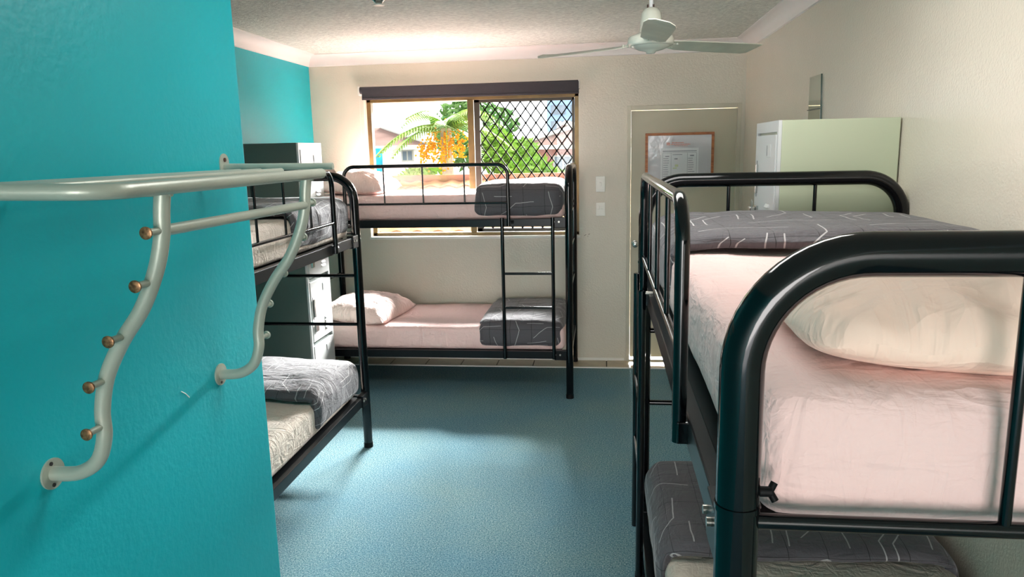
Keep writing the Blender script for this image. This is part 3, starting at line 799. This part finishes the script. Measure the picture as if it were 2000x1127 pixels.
# ---------------------------------------------------------------- outside
S(boxobj('ground', (-70, 70, 8.2, 120, -3.3, -3.1), X_ground))
S(boxobj('balcony_floor', (-.15, 2.2, YF+T, 7.3, -.15, -.002), X_gutter))
ev = tag(boxobj('eave_beam', (-4, 3, 6.86, 6.98, 2.205, 2.40), X_eave, None, .006), 'cream eave beam across the top of the window view', 'eave')
S(boxobj('soffit', (-4, 3, YF+T, 6.86, 2.36, 2.42), X_eave))
# lower tiled roof just outside
lr = thing('tiled_roof', 'low sandy tiled roof just outside below the window', 'roof', (-2, 12, .4))
bm = bmesh.new(); rz0, rz1, ry0, ry1 = .30, 1.20, 10.4, 14.2
vs = [bm.verts.new(p) for p in ((-9, ry0, rz0), (2.4, ry0, rz0), (2.4, ry1, rz1), (-9, ry1, rz1), (-9, ry0, rz0-.15), (2.4, ry0, rz0-.15), (2.4, ry1, rz1-.15), (-9, ry1, rz1-.15))]
for f in ((0,1,2,3), (4,5,6,7), (0,1,5,4), (1,2,6,5), (2,3,7,6), (3,0,4,7)): bm.faces.new([vs[i] for i in f])
Q(finish('roof_deck', bm, X_rooftile, lr), lr)
bm = bmesh.new(); W_, L_ = .33, .42; prev = None
for k in range(7):
    t = k/6; z = .045*math.sin(t*PI)**2 if t < 1 else 0
    a = bm.verts.new((t*W_, 0, z+.018)); b = bm.verts.new((t*W_, L_, z)); c = bm.verts.new((t*W_, 0, z-.004))
    if prev: bm.faces.new((prev[0], a, b, prev[1])); bm.faces.new((prev[0], prev[2], c, a))
    prev = (a, b, c)
t0 = finish('roof_tile', bm, X_rooftile, lr, True, angle=40)
sl = math.atan2(rz1-rz0, ry1-ry0); cnt = 0
for i in range(17):
    for j in range(9):
        o = t0 if cnt == 0 else copyobj(t0, lr)
        yy_ = ry0+j*.42*math.cos(sl); zz_ = rz0+(yy_-ry0)*math.tan(sl)+.01
        o.location = (-5.0+i*.33+2, yy_-12, zz_-.4); o.rotation_euler = (sl, 0, 0); cnt += 1
Q(tubeobj('ridge_capping', [(-9, ry1, rz1+.03), (2.4, ry1, rz1+.03)], .09, X_rooftile, lr, 10), lr)
# white house
def hip_house(label, x0, x1, y0, y1, ze, zr, base, wm, rm, win_list, name='neighbour_house'):
    r = thing(name, label, 'house', ((x0+x1)/2, (y0+y1)/2, base))
    Q(boxobj('wall', (x0, x1, y0, y1, base, ze), wm, r), r)
    bm = bmesh.new(); o_ = .5; m_ = (y1-y0)/2
    A = [bm.verts.new(p) for p in ((x0-o_, y0-o_, ze), (x1+o_, y0-o_, ze), (x1+o_, y1+o_, ze), (x0-o_, y1+o_, ze))]
    B = [bm.verts.new((x0+m_, (y0+y1)/2, zr)), bm.verts.new((x1-m_, (y0+y1)/2, zr))]
    for f in ((A[0],A[1],B[1],B[0]), (A[2],A[3],B[0],B[1]), (A[1],A[2],B[1]), (A[3],A[0],B[0]), (A[3],A[2],A[1],A[0])): bm.faces.new(f)
    Q(finish('roof', bm, rm, r), r)
    Q(boxobj('gutter', (x0-o_-.05, x1+o_+.05, y0-o_-.12, y0-o_, ze-.12, ze+.06), X_gutter, r), r)
    for p0, p1 in ((A, B),): pass
    Q(tubeobj('hip_capping', [(x1+o_, y0-o_, ze+.04), (x1-m_, (y0+y1)/2, zr+.04)], .12, X_gutter, r, 8), r)
    Q(tubeobj('hip_capping', [(x0-o_, y0-o_, ze+.04), (x0+m_, (y0+y1)/2, zr+.04)], .12, X_gutter, r, 8), r)
    for a, b, c, d_ in win_list:
        wf = Q(boxobj('window', (a, b, y0-.06, y0, c, d_), X_gutter, r), r)
        for q in (0, 1):
            xa = a+.06+(b-a-.06)/2*q; boxobj('pane', (xa, xa+(b-a)/2-.09, y0-.08, y0-.06, c+.06, d_-.06), X_win, wf)
    return r
hip_house('white house with pink-brown hip roof beyond the window left half', -14.6, -7.1, 30, 35.2, 2.0, 2.88, -3.1, X_white, X_roof, [(-8.15, -7.65, 1.4, 1.88), (-13, -12, .9, 1.9)])
tag(boxobj('roadside_pillar', (-8.82, -8.58, 28.4, 28.7, -3.1, 1.95), X_blue), 'narrow turquoise pillar in front of the white house', 'pillar')
hip_house('pink house with low roof behind the diamond grille', -3.6, 1.2, 34, 40, 1.9, 3.0, -3.1, X_pinkwall, X_roof, [(-2.2, -1.3, .6, 1.5)])
tb_ = thing('apartment_tower', 'pale blue apartment tower far behind the diamond grille', 'building', (-.4, 60, -3.1))
Q(boxobj('facade', (-4.2, -1.0, 58, 63, -3.1, 8.0), X_towerblue, tb_), tb_)
for k in range(8): 
    Q(boxobj('window', (-3.9, -2.8, 57.9, 58, -1.6+k*1.2, -.9+k*1.2), X_win, tb_), tb_); Q(boxobj('window', (-2.4, -1.3, 57.9, 58, -1.6+k*1.2, -.9+k*1.2), X_win, tb_), tb_)
def leafblob(bm, c, rad, n, ls):
    for _ in range(n):
        v = Vector((random.gauss(0,1), random.gauss(0,1), random.gauss(0,1))).normalized()*rad*random.uniform(.55, 1.0)
        p = Vector(c)+Vector((v.x, v.y, v.z*.85)); a = Vector((random.uniform(-1,1), random.uniform(-1,1), random.uniform(-1,1))).normalized(); b = a.orthogonal().normalized()
        l = ls*random.uniform(.6,1.3); w_ = l*.35
        bm.faces.new([bm.verts.new(q) for q in (p-a*l, p+b*w_, p+a*l, p-b*w_)])
def tree(label, x, y, zc, rad, m, n=900, ls=.16, blobs=7, seed=1):
    random.seed(seed); r = thing('leafy_tree', label, 'tree', (x, y, -3.1))
    Q(tubeobj('trunk', [(x, y, -3.1), (x+.1, y, zc-rad*.3), (x, y, zc)], lambda t: .18-.1*t, X_trunk, r, 10), r)
    bm = bmesh.new()
    for k in range(blobs):
        a = k*2.4; leafblob(bm, (x+rad*.6*math.cos(a), y+rad*.6*math.sin(a), zc+rad*random.uniform(-.6,.5)), rad*.5, n//blobs, ls)
    Q(finish('foliage', bm, m, r, kind='stuff'), r)
tree('bright green tree low behind the left part of the grille', -2.9, 23, 1.75, 1.0, X_leaf, 1500, .15, 8, 3)
tree('lime green bush beside the palm behind the centre of the grille', -1.7, 19.5, 1.0, .8, X_leaf, 1100, .14, 7, 4)
tree('dark green tree far behind the palm in the window', -4.6, 27, 2.6, 1.5, X_leaf2, 1500, .2, 9, 5)
tree('green bush left of the palm trunk below the fruit', -4.6, 18.6, .95, .7, X_leaf, 900, .14, 6, 6)
tree('small green tree at the right edge of the grille', -.6, 24, 1.0, .9, X_leaf2, 900, .15, 6, 8)
# palm
random.seed(21)
px_, py_, pz_ = -3.35, 16.0, 2.25
pl = thing('palm_tree', 'palm with orange fruit clusters outside the left window half', 'palm tree', (px_, py_, -3.1))
Q(tubeobj('trunk', [(px_+.15, py_, -3.1), (px_+.05, py_, 0), (px_, py_, pz_)], lambda t: .16-.04*t, X_trunk, pl, 12), pl)
for k in range(15):
    a = 2*PI*k/15+random.uniform(-.15,.15); el_ = random.uniform(.25, 1.1); Lf = random.uniform(1.2, 1.7)
    bm = bmesh.new(); dirh = Vector((math.cos(a), math.sin(a), 0)); mid = []
    for i in range(13):
        t = i/12; mid.append(Vector((px_, py_, pz_)) + dirh*(Lf*t*math.cos(el_*(1-t*.3))) + Vector((0,0, Lf*(math.sin(el_)*t - .75*t*t))))
    tube(bm, mid, lambda t: .018-.014*t, 6)
    sd = dirh.cross(Vector((0,0,1)))
    for i in range(2, 13):
        for s in (-1, 1):
            for h_ in (0, .5):
                p = mid[i-1].lerp(mid[i], h_); ll = .42*math.sin(PI*(.15+.8*i/13)); e = p + sd*s*ll*.8 + dirh*ll*.35 + Vector((0,0,-ll*.35))
                w_ = dirh*.028
                bm.faces.new([bm.verts.new(q) for q in (p-w_, p+w_, e+w_*.2, e-w_*.2)])
    Q(finish('frond', bm, X_frond, pl), pl)
for k, (dx, dy, dz) in enumerate(((-.25,-.25,-.35), (.1,-.35,-.3), (.35,-.2,-.4), (-.45,-.1,-.55), (0,-.3,-.6))):
    bm = bmesh.new()
    for _ in range(90):
        q = Vector((px_+dx+random.gauss(0,.09), py_+dy+random.gauss(0,.09), pz_+dz+random.gauss(0,.14)))
        bmesh.ops.create_icosphere(bm, subdivisions=1, radius=.024, matrix=Matrix.Translation(q))
    tube(bm, [(px_, py_, pz_-.05), (px_+dx*.6, py_+dy*.6, pz_-.08), (px_+dx, py_+dy, pz_+dz)], .012, 6)
    Q(finish('fruit_cluster', bm, X_fruit, pl, kind='stuff'), pl)
